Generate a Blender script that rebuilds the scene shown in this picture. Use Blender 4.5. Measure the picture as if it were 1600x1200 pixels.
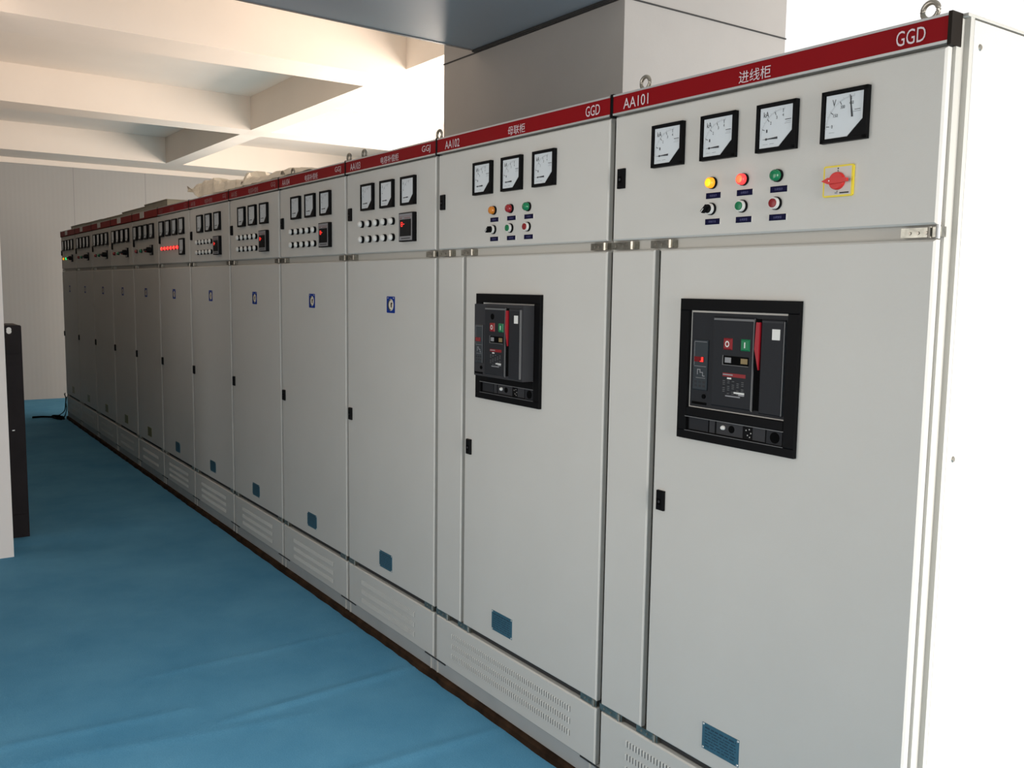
import bpy, bmesh, math, random
from mathutils import Vector, Matrix
random.seed(7)
sc = bpy.context.scene
for o in list(bpy.data.objects): bpy.data.objects.remove(o)
COL = sc.collection

# ------------------------------------------------------------------ camera
F_PX, YAW, PITCH, ROLL = 1420.9, math.radians(54.879), math.radians(-6.0274), math.radians(0.8228)
CAM = Vector((1.02317, -1.75368, 1.54388))
fw = Vector((-math.sin(YAW)*math.cos(PITCH), math.cos(YAW)*math.cos(PITCH), math.sin(PITCH)))
r0 = fw.cross(Vector((0, 0, 1))).normalized(); u0 = r0.cross(fw)
rr = r0*math.cos(ROLL) + u0*math.sin(ROLL); uu = -r0*math.sin(ROLL) + u0*math.cos(ROLL)
cd = bpy.data.cameras.new('camera'); cam = bpy.data.objects.new('camera', cd); COL.objects.link(cam)
cd.sensor_width = 36; cd.lens = F_PX/1600*36; cd.clip_start = 0.05; cd.clip_end = 100
m = Matrix((rr, uu, -fw)).transposed().to_4x4(); m.translation = CAM; cam.matrix_world = m
sc.camera = cam

# ------------------------------------------------------------------ light
w = bpy.data.worlds.new('world'); sc.world = w; w.use_nodes = True
w.node_tree.nodes['Background'].inputs[0].default_value = (1.0, 0.99, 0.98, 1)
w.node_tree.nodes['Background'].inputs[1].default_value = 1.05
sc.view_settings.view_transform = 'Standard'; sc.view_settings.look = 'None'
sc.view_settings.gamma = 1; sc.view_settings.exposure = 0.0; sc.view_settings.use_curve_mapping = False
DOOR_LIGHT, WINDOW_LIGHT, TOP_LIGHT = 55, 120, 0
def area(name, loc, direction, sx, sy, watts, color):
    l = bpy.data.lights.new(name, 'AREA'); l.shape = 'RECTANGLE'; l.size = sx; l.size_y = sy
    l.energy = watts; l.color = color
    o = bpy.data.objects.new(name, l); COL.objects.link(o); o.location = loc
    o.rotation_euler = Vector(direction).to_track_quat('-Z', 'Y').to_euler(); return o
# daylight through the entrance doorway in the right wall, an added unseen fill window behind the camera and the rear windows
dl = area('doorway_daylight', (3.1, 0.58, 1.30), (-1, 0, -0.30), 3.1, 2.4, 115, (1.0, 0.965, 0.93))
dl.data.spread = math.radians(115)
area('window_and_fill_light', (-0.75, -2.27, 1.45), (0, 1, -0.05), 2.1, 1.7, 23, (1.0, 0.96, 0.915))  # added fill that brightens the near cabinet fronts and floor
area('window_and_fill_light', (-8.2, 4.3, 1.9), (0, -1, 0.0), 2.6, 1.7, 230, (1.0, 0.86, 0.74))
area('window_and_fill_light', (-4.3, 2.85, 2.0), (0, -1, 0.0), 1.3, 1.9, 175, (1.0, 0.86, 0.74))
area('window_and_fill_light', (-1.15, 2.85, 2.22), (0, -1, 0.0), 3.8, 2.3, 40, (1.0, 0.95, 0.90))

# ------------------------------------------------------------------ materials
def srgb(r, g, b):
    f = lambda c: (c/255/12.92) if c/255 <= .04045 else ((c/255+.055)/1.055)**2.4
    return (f(r), f(g), f(b), 1)
MATS = {}
def mat(name, col, rough=.5, metal=0, bump=0, bscale=200, var=0, vscale=6, coat=0, emit=None, es=0, spec=None):
    if name in MATS: return MATS[name]
    M = bpy.data.materials.new(name); M.use_nodes = True; nt = M.node_tree; b = nt.nodes['Principled BSDF']
    b.inputs['Base Color'].default_value = col; b.inputs['Roughness'].default_value = rough
    b.inputs['Metallic'].default_value = metal
    if coat: b.inputs['Coat Weight'].default_value = coat; b.inputs['Coat Roughness'].default_value = .08
    if spec is not None: b.inputs['Specular IOR Level'].default_value = spec
    tc = nt.nodes.new('ShaderNodeTexCoord')
    if var:
        n = nt.nodes.new('ShaderNodeTexNoise'); n.inputs['Scale'].default_value = vscale; n.inputs['Detail'].default_value = 5
        nt.links.new(tc.outputs['Object'], n.inputs['Vector'])
        mr = nt.nodes.new('ShaderNodeMapRange'); mr.inputs[1].default_value = .3; mr.inputs[2].default_value = .7
        mr.inputs[3].default_value = 1-var; mr.inputs[4].default_value = 1+var
        nt.links.new(n.outputs[0], mr.inputs[0])
        mx = nt.nodes.new('ShaderNodeVectorMath'); mx.operation = 'SCALE'; mx.inputs[0].default_value = col[:3]
        nt.links.new(mr.outputs[0], mx.inputs['Scale']); nt.links.new(mx.outputs[0], b.inputs['Base Color'])
    if bump:
        n = nt.nodes.new('ShaderNodeTexNoise'); n.inputs['Scale'].default_value = bscale; n.inputs['Detail'].default_value = 3
        nt.links.new(tc.outputs['Object'], n.inputs['Vector'])
        bp = nt.nodes.new('ShaderNodeBump'); bp.inputs['Strength'].default_value = bump; bp.inputs['Distance'].default_value = .002
        nt.links.new(n.outputs[0], bp.inputs['Height']); nt.links.new(bp.outputs[0], b.inputs['Normal'])
    if emit: b.inputs['Emission Color'].default_value = emit; b.inputs['Emission Strength'].default_value = es
    MATS[name] = M; return M
PAINT = mat('cabinet_paint', (.60, .58, .535, 1), .5, spec=.3, bump=.12, bscale=350, var=.02, vscale=3)
FRAME = mat('frame_paint', (.52, .50, .45, 1), .5, bump=.1, bscale=300)
PLINTH = mat('plinth_paint', (.40, .40, .385, 1), .55, var=.08, vscale=4)
RED = mat('red_band', (.24, .003, .006, 1), .5, var=.03, spec=.12)
OLDRED = mat('weathered_red_band', (.26, .022, .016, 1), .6, spec=.15, var=.1, vscale=9)
ALU = mat('aluminium_trim', (.62, .62, .60, 1), .35, .6)
BLK = mat('black_plastic', (.0035, .0035, .004, 1), .5, spec=.10)
BLKM = mat('black_rubber', (.0025, .0025, .0025, 1), .8, spec=.05)
DGREY = mat('dark_grey_plastic', (.021, .022, .025, 1), .5, bump=.1, bscale=600, spec=.15)
DGREY2 = mat('slate_grey_plastic', (.035, .035, .038, 1), .5, spec=.2)
EDGE = mat('worn_plastic_edge', (.14, .14, .14, 1), .35)
DIAL = mat('dial_white', (.66, .70, .72, 1), .3, coat=.5)
INK = mat('dial_ink', (.03, .03, .035, 1), .6)
INK2 = mat('faint_ink', (.28, .30, .32, 1), .6)
TXT = mat('white_lettering', (.70, .58, .60, 1), .5)
TXTF = mat('faded_lettering', (.30, .12, .11, 1), .6)
TAG = mat('navy_tag', (.003, .003, .030, 1), .5, spec=.1)
TAGT = mat('tag_lettering', (.10, .10, .25, 1), .5)
WHT = mat('white_plastic', (.75, .74, .70, 1), .35)
CHR = mat('zinc_hinge', (.30, .29, .25, 1), .3, .9, var=.3, vscale=60)
STEEL = mat('ring_steel', (.36, .33, .28, 1), .35, .8, var=.15, vscale=40)
GRN = mat('green_cap', (.0, .17, .06, 1), .4)
GRN2 = mat('green_lens', (.0, .19, .07, 1), .25, coat=.4)
RDC = mat('red_cap', (.24, .006, .01, 1), .4)
RDL = mat('red_lens', (.30, .008, .012, 1), .25, coat=.4)
ORL = mat('orange_lens', (.62, .20, .01, 1), .25, coat=.4)
LIT_Y = mat('lit_amber_lens', (.8, .35, .02, 1), .3, emit=(1, .33, .01, 1), es=.85)
LIT_Y2 = mat('lit_amber_core', (.9, .6, .02, 1), .3, emit=(1, .62, .01, 1), es=1.1)
LIT_R = mat('lit_red_lens', (.8, .05, .05, 1), .3, emit=(1, .05, .05, 1), es=1.0)
LIT_R2 = mat('lit_red_core', (.9, .15, .05, 1), .3, emit=(1, .16, .06, 1), es=1.15)
LIT_G = mat('lit_green_lens', (.05, .6, .2, 1), .3, emit=(.05, 1, .3, 1), es=1.0)
LED = mat('red_digit_display', (.4, .01, .01, 1), .3, emit=(1, .03, .02, 1), es=1.8)
LEDD = mat('dark_display', (.10, .004, .006, 1), .25, emit=(1, .0, .02, 1), es=.05)
YEL = mat('yellow_plastic', (.80, .62, .03, 1), .35)
KNR = mat('red_knob', (.62, .018, .015, 1), .35)
BEI = mat('beige_plate', (.58, .55, .50, 1), .45)
BLUE = mat('blue_sticker', (.002, .030, .24, 1), .5, spec=.1)
CREAM = mat('cream_disc', (.72, .66, .52, 1), .4)
PLATE = mat('blue_nameplate', (.075, .18, .235, 1), .4, .5, var=.1, vscale=30)
PLATEI = mat('nameplate_print', (.02, .045, .075, 1), .4)
OLIVE = mat('olive_nameplate', (.16, .14, .035, 1), .45)
SILV = mat('silver_face', (.28, .28, .29, 1), .4, .2)
SCREEN = mat('controller_screen', (.006, .007, .008, 1), .3, spec=.1)
STRIPE = mat('muted_red_print', (.22, .10, .10, 1), .5)
WOOD = mat('rusty_timber', (.036, .019, .010, 1), .85, spec=.1, bump=.6, bscale=60, var=.5, vscale=14)
PLASTIC = mat('dusty_plastic_film', (.50, .46, .38, 1), .5, var=.08, vscale=6)
COVER = mat('dusty_metal_cover', (.27, .26, .21, 1), .6, var=.12, vscale=5)
WALLM = mat('white_plaster', (.92, .85, .80, 1), .85, bump=.25, bscale=25, var=.02, vscale=2)
CEIL = mat('ceiling_plaster', (.85, .77, .69, 1), .9, bump=.3, bscale=18, var=.025, vscale=1.6)
COLM = mat('column_cladding', (.38, .36, .34, 1), .7, bump=.15, bscale=60, var=.02)
SOFF = mat('slate_soffit', (.20, .255, .31, 1), .42, var=.03, vscale=2)
GAP_SHADE = mat('dark_joint_and_shade', (.03, .03, .03, 1), .8)
LOCKM = mat('dark_bronze_metal', (.018, .014, .015, 1), .55, spec=.12, var=.12, vscale=9)
GLASSF = mat('white_window_frame', (.75, .75, .75, 1), .4)

# panel wall: faint vertical joints every metre and fine ribs
def panel_wall_mat():
    M = mat('sandwich_panel_wall', (.35, .345, .335, 1), .55); nt = M.node_tree; b = nt.nodes['Principled BSDF']
    tc = nt.nodes.new('ShaderNodeTexCoord'); sp = nt.nodes.new('ShaderNodeSeparateXYZ')
    nt.links.new(tc.outputs['Object'], sp.inputs[0])
    def math_(op, a, v): n = nt.nodes.new('ShaderNodeMath'); n.operation = op; nt.links.new(a, n.inputs[0]); n.inputs[1].default_value = v; return n.outputs[0]
    fr = math_('FRACT', math_('MULTIPLY', math_('ADD', sp.outputs[1], 0.362), 1/.90), 0)
    seam = math_('LESS_THAN', fr, .010)
    nt.nodes.new('ShaderNodeMath')
    mx = nt.nodes.new('ShaderNodeMix'); mx.data_type = 'RGBA'; mx.inputs[6].default_value = (.35, .345, .335, 1); mx.inputs[7].default_value = (.25, .25, .25, 1)
    nt.links.new(seam, mx.inputs[0]); nt.links.new(mx.outputs[2], b.inputs['Base Color'])
    rib = math_('SINE', math_('MULTIPLY', sp.outputs[1], 2*math.pi/.055), 0)
    bp = nt.nodes.new('ShaderNodeBump'); bp.inputs['Strength'].default_value = .12; bp.inputs['Distance'].default_value = .001
    nt.links.new(rib, bp.inputs['Height']); nt.links.new(bp.outputs[0], b.inputs['Normal'])
    return M
PANELW = panel_wall_mat()
def floor_mat():
    M = mat('blue_floor_covering', (.05, .20, .34, 1), .62); nt = M.node_tree; b = nt.nodes['Principled BSDF']
    tc = nt.nodes.new('ShaderNodeTexCoord')
    n1 = nt.nodes.new('ShaderNodeTexNoise'); n1.inputs['Scale'].default_value = 260; n1.inputs['Detail'].default_value = 4
    n2 = nt.nodes.new('ShaderNodeTexNoise'); n2.inputs['Scale'].default_value = 2.2; n2.inputs['Detail'].default_value = 7; n2.inputs['Roughness'].default_value = .6
    for n in (n1, n2): nt.links.new(tc.outputs['Object'], n.inputs['Vector'])
    cr = nt.nodes.new('ShaderNodeValToRGB'); cr.color_ramp.elements[0].position = .3; cr.color_ramp.elements[1].position = .75
    cr.color_ramp.elements[0].color = (.052, .215, .37, 1); cr.color_ramp.elements[1].color = (.135, .36, .53, 1)
    ad = nt.nodes.new('ShaderNodeMath'); ad.operation = 'MULTIPLY_ADD'; ad.inputs[1].default_value = .45
    nt.links.new(n1.outputs[0], ad.inputs[0])
    ml = nt.nodes.new('ShaderNodeMath'); ml.operation = 'MULTIPLY'; ml.inputs[1].default_value = .55; nt.links.new(n2.outputs[0], ml.inputs[0])
    nt.links.new(ml.outputs[0], ad.inputs[2]); nt.links.new(ad.outputs[0], cr.inputs[0]); nt.links.new(cr.outputs[0], b.inputs['Base Color'])
    bp = nt.nodes.new('ShaderNodeBump'); bp.inputs['Strength'].default_value = .5; bp.inputs['Distance'].default_value = .003
    nt.links.new(n1.outputs[0], bp.inputs['Height']); nt.links.new(bp.outputs[0], b.inputs['Normal'])
    b.inputs['Specular IOR Level'].default_value = .15; b.inputs['Roughness'].default_value = .85
    return M
FLOORM = floor_mat()

# ------------------------------------------------------------------ mesh helpers
class MB:
    """collects shapes, each with a material, into one mesh"""
    def __init__(s): s.v = []; s.f = []; s.mi = []; s.ms = []; s.sm = []
    def _m(s, m):
        if m not in s.ms: s.ms.append(m)
        return s.ms.index(m)
    def add(s, vs, fs, m, smooth=False):
        k = len(s.v); s.v += [tuple(p) for p in vs]; i = s._m(m)
        for f in fs: s.f.append(tuple(a+k for a in f)); s.mi.append(i); s.sm.append(smooth)
    def box(s, x0, x1, y0, y1, z0, z1, m, c=0):
        """box; c chamfers the four edges of the front (low-y) face"""
        if c:
            vs = [(x0, y1, z0), (x1, y1, z0), (x1, y1, z1), (x0, y1, z1), (x0, y0+c, z0), (x1, y0+c, z0), (x1, y0+c, z1), (x0, y0+c, z1),
                  (x0+c, y0, z0+c), (x1-c, y0, z0+c), (x1-c, y0, z1-c), (x0+c, y0, z1-c)]
            fs = [(3, 2, 1, 0)] + [(a, (a+1) % 4, (a+1) % 4+4, a+4) for a in range(4)] + [(a+4, (a+1) % 4+4, (a+1) % 4+8, a+8) for a in range(4)] + [(8, 9, 10, 11)]
        else:
            vs = [(x0, y0, z0), (x1, y0, z0), (x1, y1, z0), (x0, y1, z0), (x0, y0, z1), (x1, y0, z1), (x1, y1, z1), (x0, y1, z1)]
            fs = [(3, 2, 1, 0), (4, 5, 6, 7), (0, 1, 5, 4), (1, 2, 6, 5), (2, 3, 7, 6), (3, 0, 4, 7)]
        s.add(vs, fs, m)
    def prism(s, pts, y0, y1, m):
        """polygon in xz (counter-clockwise seen from -y) extruded from y0 (front) to y1"""
        n = len(pts)
        vs = [(p[0], y0, p[1]) for p in pts]+[(p[0], y1, p[1]) for p in pts]
        s.add(vs, [tuple(range(n)), tuple(range(2*n-1, n-1, -1))]+[(i, i+n, (i+1) % n+n, (i+1) % n) for i in range(n)], m)
    def disc(s, cx, cz, prof, m, n=20):
        """turned shape about the y axis: prof = [(y, r)...] back to front"""
        vs = []; fs = []
        for (y, r) in prof: vs += [(cx+r*math.cos(2*math.pi*i/n), y, cz+r*math.sin(2*math.pi*i/n)) for i in range(n)]
        for j in range(len(prof)-1):
            for i in range(n): a = j*n+i; b = j*n+(i+1) % n; fs.append((a, b, b+n, a+n))
        fs.append(tuple(range(n-1, -1, -1))); k = (len(prof)-1)*n; fs.append(tuple(range(k, k+n)))
        s.add(vs, [f[::-1] for f in fs] if False else fs, m, True)
    def tube(s, pts, r, m, n=8, closed=False):
        P = [Vector(p) for p in pts]; N = len(P); vs = []; fs = []; up = Vector((0, 0, 1))
        for i in range(N):
            t = (P[(i+1) % N]-P[i-1]) if closed else (P[min(i+1, N-1)]-P[max(i-1, 0)])
            t.normalize(); a = t.cross(up)
            if a.length < .05: a = t.cross(Vector((0, 1, 0)))
            a.normalize(); b = t.cross(a)
            vs += [tuple(P[i]+a*r*math.cos(2*math.pi*k/n)+b*r*math.sin(2*math.pi*k/n)) for k in range(n)]
        for i in range(N if closed else N-1):
            j = (i+1) % N
            for k in range(n): fs.append((i*n+k, i*n+(k+1) % n, j*n+(k+1) % n, j*n+k))
        if not closed: fs += [tuple(range(n)), tuple(range(N*n-1, N*n-n-1, -1))]
        s.add(vs, fs, m, True)
    def mesh(s, name, org=(0, 0, 0)):
        me = bpy.data.meshes.new(name); me.from_pydata([(v[0]-org[0], v[1]-org[1], v[2]-org[2]) for v in s.v], [], s.f)
        for m_ in s.ms: me.materials.append(m_)
        for p, i, q in zip(me.polygons, s.mi, s.sm): p.material_index = i; p.use_smooth = q
        bm = bmesh.new(); bm.from_mesh(me); bmesh.ops.recalc_face_normals(bm, faces=bm.faces); bm.to_mesh(me); bm.free()
        if any(s.sm):
            try: me.set_sharp_from_angle(angle=math.radians(40))
            except Exception: pass
        return me
def wloc(o):
    p = Vector((0, 0, 0))
    while o: p += Vector(o.location); o = o.parent
    return p
def link(name, me, world, parent=None):
    o = bpy.data.objects.new(name, me); COL.objects.link(o)
    if parent: o.parent = parent; o.location = Vector(world)-wloc(parent)
    else: o.location = world
    return o
def build(mb, name, parent=None, org=None):
    """mb holds world coordinates"""
    if org is None:
        xs, ys, zs = zip(*mb.v); org = ((min(xs)+max(xs))/2, (min(ys)+max(ys))/2, (min(zs)+max(zs))/2)
    return link(name, mb.mesh(name, org), org, parent)
CACHE = {}
def inst(name, key, fn, world, parent):
    """a repeated fitting: mesh built once round its own origin, then shared"""
    if key not in CACHE:
        mb = MB(); fn(mb); CACHE[key] = mb.mesh(name)
    return link(name, CACHE[key], world, parent)
def tag(o, label=None, cat=None, group=None, kind=None):
    if label: o['label'] = label
    if cat: o['category'] = cat
    if group: o['group'] = group
    if kind: o['kind'] = kind
    return o
TCACHE = {}
def text_geo(s):
    if s in TCACHE: return TCACHE[s]
    c = bpy.data.curves.new('t', 'FONT'); c.body = s; c.size = 1; c.resolution_u = 3
    o = bpy.data.objects.new('t', c); COL.objects.link(o)
    dg = bpy.context.evaluated_depsgraph_get(); dg.update()
    me = bpy.data.meshes.new_from_object(o.evaluated_get(dg))
    vs = [tuple(v.co) for v in me.vertices]; fs = [tuple(p.vertices) for p in me.polygons]
    bpy.data.objects.remove(o); bpy.data.curves.remove(c); bpy.data.meshes.remove(me)
    TCACHE[s] = (vs, fs); return vs, fs
def text(mb, s, x0, x1, z0, z1, y, m):
    vs, fs = text_geo(s)
    if not vs: return
    ax = min(v[0] for v in vs); bx = max(v[0] for v in vs); az = min(v[1] for v in vs); bz = max(v[1] for v in vs)
    mb.add([(x0+(v[0]-ax)/(bx-ax)*(x1-x0), y, z0+(v[1]-az)/(bz-az)*(z1-z0)) for v in vs], fs, m)

# ------------------------------------------------------------------ room
def struct(mb, name, parent=None):
    o = build(mb, name, parent); o['kind'] = 'structure'; return o
SLAB = 3.43
# floor covering with real creases
def make_floor():
    xs = []; x = -12.6
    while x < 4.0: xs.append(x); x += (.02 if -3.4 < x < -1.0 else .06)
    ys = [-2.9, -2.6]+[-2.2+.05*i for i in range(46)]+[.2, .9, 2, 3.2, 4.6]
    def h(x, y):
        z = 0
        for (cx, wd, a, y0, y1, sl) in ((-2.12, .020, .007, -.62, .0, -.06), (-1.49, .022, .005, -.75, .0, .04), (-2.15, .025, .004, -1.6, -.9, .10),
                                        (-2.60, .022, .003, -.8, 0, .0), (-5.48, .012, .0025, -1.1, 0, .03), (-1.85, .03, .003, -1.3, -.5, .2)):
            if y < y0-.3 or y > y1+.05: continue
            e = min(1, max(0, (y-(y0-.3))/.3))*(1 if y < y1 else .0)
            z += a*e*math.exp(-((x-cx-sl*y)/wd)**2)
        return z if y < 0 else 0
    vs = [(x, y, h(x, y)) for y in ys for x in xs]; n = len(xs)
    fs = [(j*n+i, j*n+i+1, (j+1)*n+i+1, (j+1)*n+i) for j in range(len(ys)-1) for i in range(n-1)]
    mb = MB(); mb.add(vs, fs, FLOORM, True); o = build(mb, 'floor', org=(0, 0, 0)); o['kind'] = 'structure'
make_floor()
mb = MB(); mb.box(-12.6, 3.4, -2.9, 3.1, SLAB, SLAB+.15, CEIL); mb.box(-12.6, -5.25, 3.1, 4.6, SLAB, SLAB+.15, CEIL)
ceiling = struct(mb, 'ceiling')
def beam(name, x0b, x1b, y0, y1, z0, x0t=None):
    """beam running along y; x0b/x1b are (x at y0, x at y1) of its two sides"""
    mb = MB(); a, b = x0b; c, d = x1b
    vs = [(a, y0, z0), (c, y0, z0), (d, y1, z0), (b, y1, z0), (a, y0, SLAB), (c, y0, SLAB), (d, y1, SLAB), (b, y1, SLAB)]
    mb.add(vs, [(3, 2, 1, 0), (4, 5, 6, 7), (0, 1, 5, 4), (1, 2, 6, 5), (2, 3, 7, 6), (3, 0, 4, 7)], CEIL)
    return struct(mb, name)
beam('trim_1', (-5.36, -5.36), (-4.86, -5.0), -2.9, 2.89, 3.03)
beam('trim_2', (-8.58, -8.58), (-8.10, -8.36), -2.9, 4.4, 3.10)
beam('trim_3', (-12.4, -12.4), (-11.45, -11.56), -2.9, 4.4, 3.10)
mb = MB(); mb.box(-12.4, -3.4, 1.485, 1.70, 3.10, SLAB-.001, CEIL); struct(mb, 'trim_4')
mb = MB(); mb.box(-1.9, 3.3, 1.485, 1.70, 3.10, SLAB-.001, CEIL); struct(mb, 'trim_4')
mb = MB(); mb.box(-12.26, -12.22, -2.8, 4.4, 3.03, 3.098, CEIL); struct(mb, 'trim_5')
# walls
mb = MB(); mb.box(-12.45, -12.25, -2.9, 4.6, 0, 3.10, PANELW); struct(mb, 'wall_back')
mb = MB(); mb.box(-4.86, -4.655, -2.9, -1.167, 0, SLAB, WALLM); struct(mb, 'wall_left')
mb = MB(); mb.box(-12.45, -5.55, -1.45, -1.25, 0, SLAB, mat('dark_light_blocker', (.09, .088, .085, 1), .7)); mb.box(-5.55, -5.50, -2.9, -1.45, 0, SLAB, mat('dark_light_blocker', (.09, .088, .085, 1), .7)); struct(mb, 'wall_aisle_blocker')  # added unseen dark wall, keeps light off the aisle and far fronts
GP = mat('grey_partition', (.25, .25, .25, 1), .7)
mb = MB(); mb.box(-4.655, -2.15, -2.55, -2.35, 0, SLAB, GP); mb.box(.35, 3.4, -2.55, -2.35, 0, SLAB, GP); mb.box(-2.15, .35, -2.55, -2.35, 0, .58, GP); mb.box(-2.15, .35, -2.55, -2.35, 2.32, SLAB, GP); struct(mb, 'wall_front')
mb = MB()  # frame of the added unseen window that carries the front fill
for (p, q) in ((-2.15, -2.10), (.30, .35), (-.93, -.87)): mb.box(p, q, -2.5, -2.4, .58, 2.32, GLASSF)
mb.box(-2.15, .35, -2.5, -2.4, .58, .63, GLASSF); mb.box(-2.15, .35, -2.5, -2.4, 2.27, 2.32, GLASSF); struct(mb, 'window_4')
mb = MB()   # right wall with the entrance doorway
mb.box(3.2, 3.4, -2.9, -1.05, 0, SLAB, WALLM); mb.box(3.2, 3.4, 2.15, 2.9, 0, SLAB, WALLM); mb.box(3.2, 3.4, -1.05, 2.15, 2.6, SLAB, WALLM)
struct(mb, 'wall_right')
WINS = ((-9.5, -6.9, 1.05, 2.75, 4.4), (-4.95, -3.6, 1.05, 3.0, 2.9), (-3.1, .8, 1.05, 3.40, 2.9))
mb = MB()   # rear wall with three window openings, stepped forward at its right end
e = -12.45
for (a, b, c, d, YR) in WINS:
    if YR < 4 and e < -6: mb.box(e, -5.45, 4.4, 4.6, 0, SLAB, WALLM); mb.box(-5.45, -5.25, 2.9, 4.6, 0, SLAB, WALLM); e = -5.25
    mb.box(e, a, YR, YR+.2, 0, SLAB, WALLM); mb.box(a, b, YR, YR+.2, 0, c, WALLM); mb.box(a, b, YR, YR+.2, d, SLAB, WALLM); e = b
mb.box(e, 3.4, 2.9, 3.1, 0, SLAB, WALLM)
struct(mb, 'wall_rear')
for i, (a, b, c, d, YR) in enumerate(WINS):
    mb = MB()
    for (p, q) in ((a, a+.05), (b-.05, b), ((a+b)/2-.02, (a+b)/2+.02)): mb.box(p, q, YR+.02, YR+.1, c, d, GLASSF)
    mb.box(a, b, YR+.02, YR+.1, c, c+.05, GLASSF); mb.box(a, b, YR+.02, YR+.1, d-.05, d, GLASSF)
    struct(mb, 'window_%d' % (i+1))
# column and clad girder
mb = MB(); mb.box(-3.445, -1.965, .90, 1.94, 0, SLAB, COLM)
mb.box(-3.449, -1.961, .896, 1.944, 2.762, 2.768, GAP_SHADE)
for y_ in (1.1, 1.35, 1.62): mb.disc(0, 0, [(0, 0), (0, 0)], GAP_SHADE, 3) if False else None
struct(mb, 'trim_6')
mb = MB(); a, b = -2.93, -3.132
vs = [(a, -2.35, 2.779), (-1.90, -2.35, 2.779), (-1.965, .895, 2.779), (b, .895, 2.779)]; vs += [(p[0], p[1], SLAB) for p in vs]
mb.add(vs, [(3, 2, 1, 0), (4, 5, 6, 7), (0, 1, 5, 4), (1, 2, 6, 5), (2, 3, 7, 6), (3, 0, 4, 7)], SOFF)
mb.add([(a-.006, -2.35, 2.776), (a+.012, -2.35, 2.776), (b+.012, .894, 2.776), (b-.006, .894, 2.776), (a-.006, -2.35, 2.80), (a+.012, -2.35, 2.80), (b+.012, .894, 2.80), (b-.006, .894, 2.80)],
       [(3, 2, 1, 0), (4, 5, 6, 7), (0, 1, 5, 4), (1, 2, 6, 5), (2, 3, 7, 6), (3, 0, 4, 7)], EDGE)
struct(mb, 'trim_7')
mb = MB(); mb.box(-3.13, -1.965, .880, .8945, 2.768, 2.778, GAP_SHADE); struct(mb, 'trim_8')

# ------------------------------------------------------------------ fittings (built round their own centre, front towards -y)
def poly_dial(s, y, m):
    a = .046
    s.prism([(-a, -.046), (.010, -.046), (a, -.012), (a, .046), (-a, .046)], y, y+.001, m)
def meter_case(s):
    w, h = .057, .0555
    s.box(-w, w, -.009, 0, -h, h, BLK)
    for (a, b, c, d) in ((-w, w, h-.008, h), (-w, w, -h, -h+.008), (-w, -w+.009, -h, h), (w-.009, w, -h, h)): s.box(a, b, -.013, -.009, c, d, BLK)
    s.prism([(.012, -.047), (.048, -.047), (.048, -.014)], -.0115, -.009, BLK)
def arc_ticks(s, marks, labels, cx=.020, cz=-.026, R=.062):
    for i in range(41):
        t = math.pi - math.pi/2*i/40*1.04
        r1, r2 = R, R+(.0035 if i % 5 else .006)
        dx, dz = math.cos(t), math.sin(t); nx, nz = -dz*.0003, dx*.0003
        s.add([(cx+r1*dx-nx, -.0105, cz+r1*dz-nz), (cx+r2*dx-nx, -.0105, cz+r2*dz-nz), (cx+r2*dx+nx, -.0105, cz+r2*dz+nz), (cx+r1*dx+nx, -.0105, cz+r1*dz+nz)], [(0, 1, 2, 3)], INK2)
    for fr, lb in zip(marks, labels):
        t = math.pi - math.pi/2*fr; dx, dz = math.cos(t), math.sin(t); nx, nz = -dz*.0007, dx*.0007; r1, r2 = R-.006, R+.002
        s.add([(cx+r1*dx-nx, -.0107, cz+r1*dz-nz), (cx+r2*dx-nx, -.0107, cz+r2*dz-nz), (cx+r2*dx+nx, -.0107, cz+r2*dz+nz), (cx+r1*dx+nx, -.0107, cz+r1*dz+nz)], [(0, 1, 2, 3)], INK)
        if lb:
            wd = .0045*len(lb)*.8; lx, lz = cx+(R-.013)*dx, cz+(R-.012)*dz
            text(s, lb, lx-wd/2, lx+wd/2, lz-.0035, lz+.0035, -.0107, INK)
def marks_ka(s):
    text(s, 'kA', -.036, -.021, .024, .037, -.0107, INK)
    arc_ticks(s, (.24, .5, .76, 1.0), ('1', '2', '3', '4'))
    for k, (a, b) in enumerate(((.026, .043), (.028, .042), (.025, .042))): s.box(a, b, -.0106, -.010, .012-.004*k, .0135-.004*k-(.0008 if k else 0), INK if k == 0 else INK2)
    s.box(-.036, -.022, -.0106, -.010, -.0385, -.0378, INK2); s.box(-.016, -.004, -.0106, -.010, -.0385, -.0375, INK2)
def marks_v(s):
    text(s, 'V', -.030, -.021, .022, .036, -.0107, INK)
    arc_ticks(s, (.06, .37, .68, .97), ('0', '150', '300', '450'))
    for k, (a, b) in enumerate(((.026, .040), (.022, .041))): s.box(a, b, -.0106, -.010, .008-.004*k, .009-.004*k, INK if k == 0 else INK2)
    s.box(-.036, -.022, -.0106, -.010, -.0345, -.0338, INK2)
def marks_a(s):
    text(s, 'A', -.036, -.030, .024, .037, -.0107, INK)
    arc_ticks(s, (.33, .62, .9), ('', '', ''))
    s.box(-.036, -.006, -.0106, -.010, -.0385, -.0378, INK2)
def needle_low(s):
    s.prism([(-.038, -.0265), (.006, -.0285), (.006, -.0235)], -.0118, -.0112, INK)
    s.disc(-.026, -.0266, [(-.0112, .0026), (-.012, .0026)], INK, 10)
def needle_high(s): s.prism([(.0135, .041), (.019, -.006), (.023, -.006), (.0145, .041)][::-1], -.0118, -.0112, INK)
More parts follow.
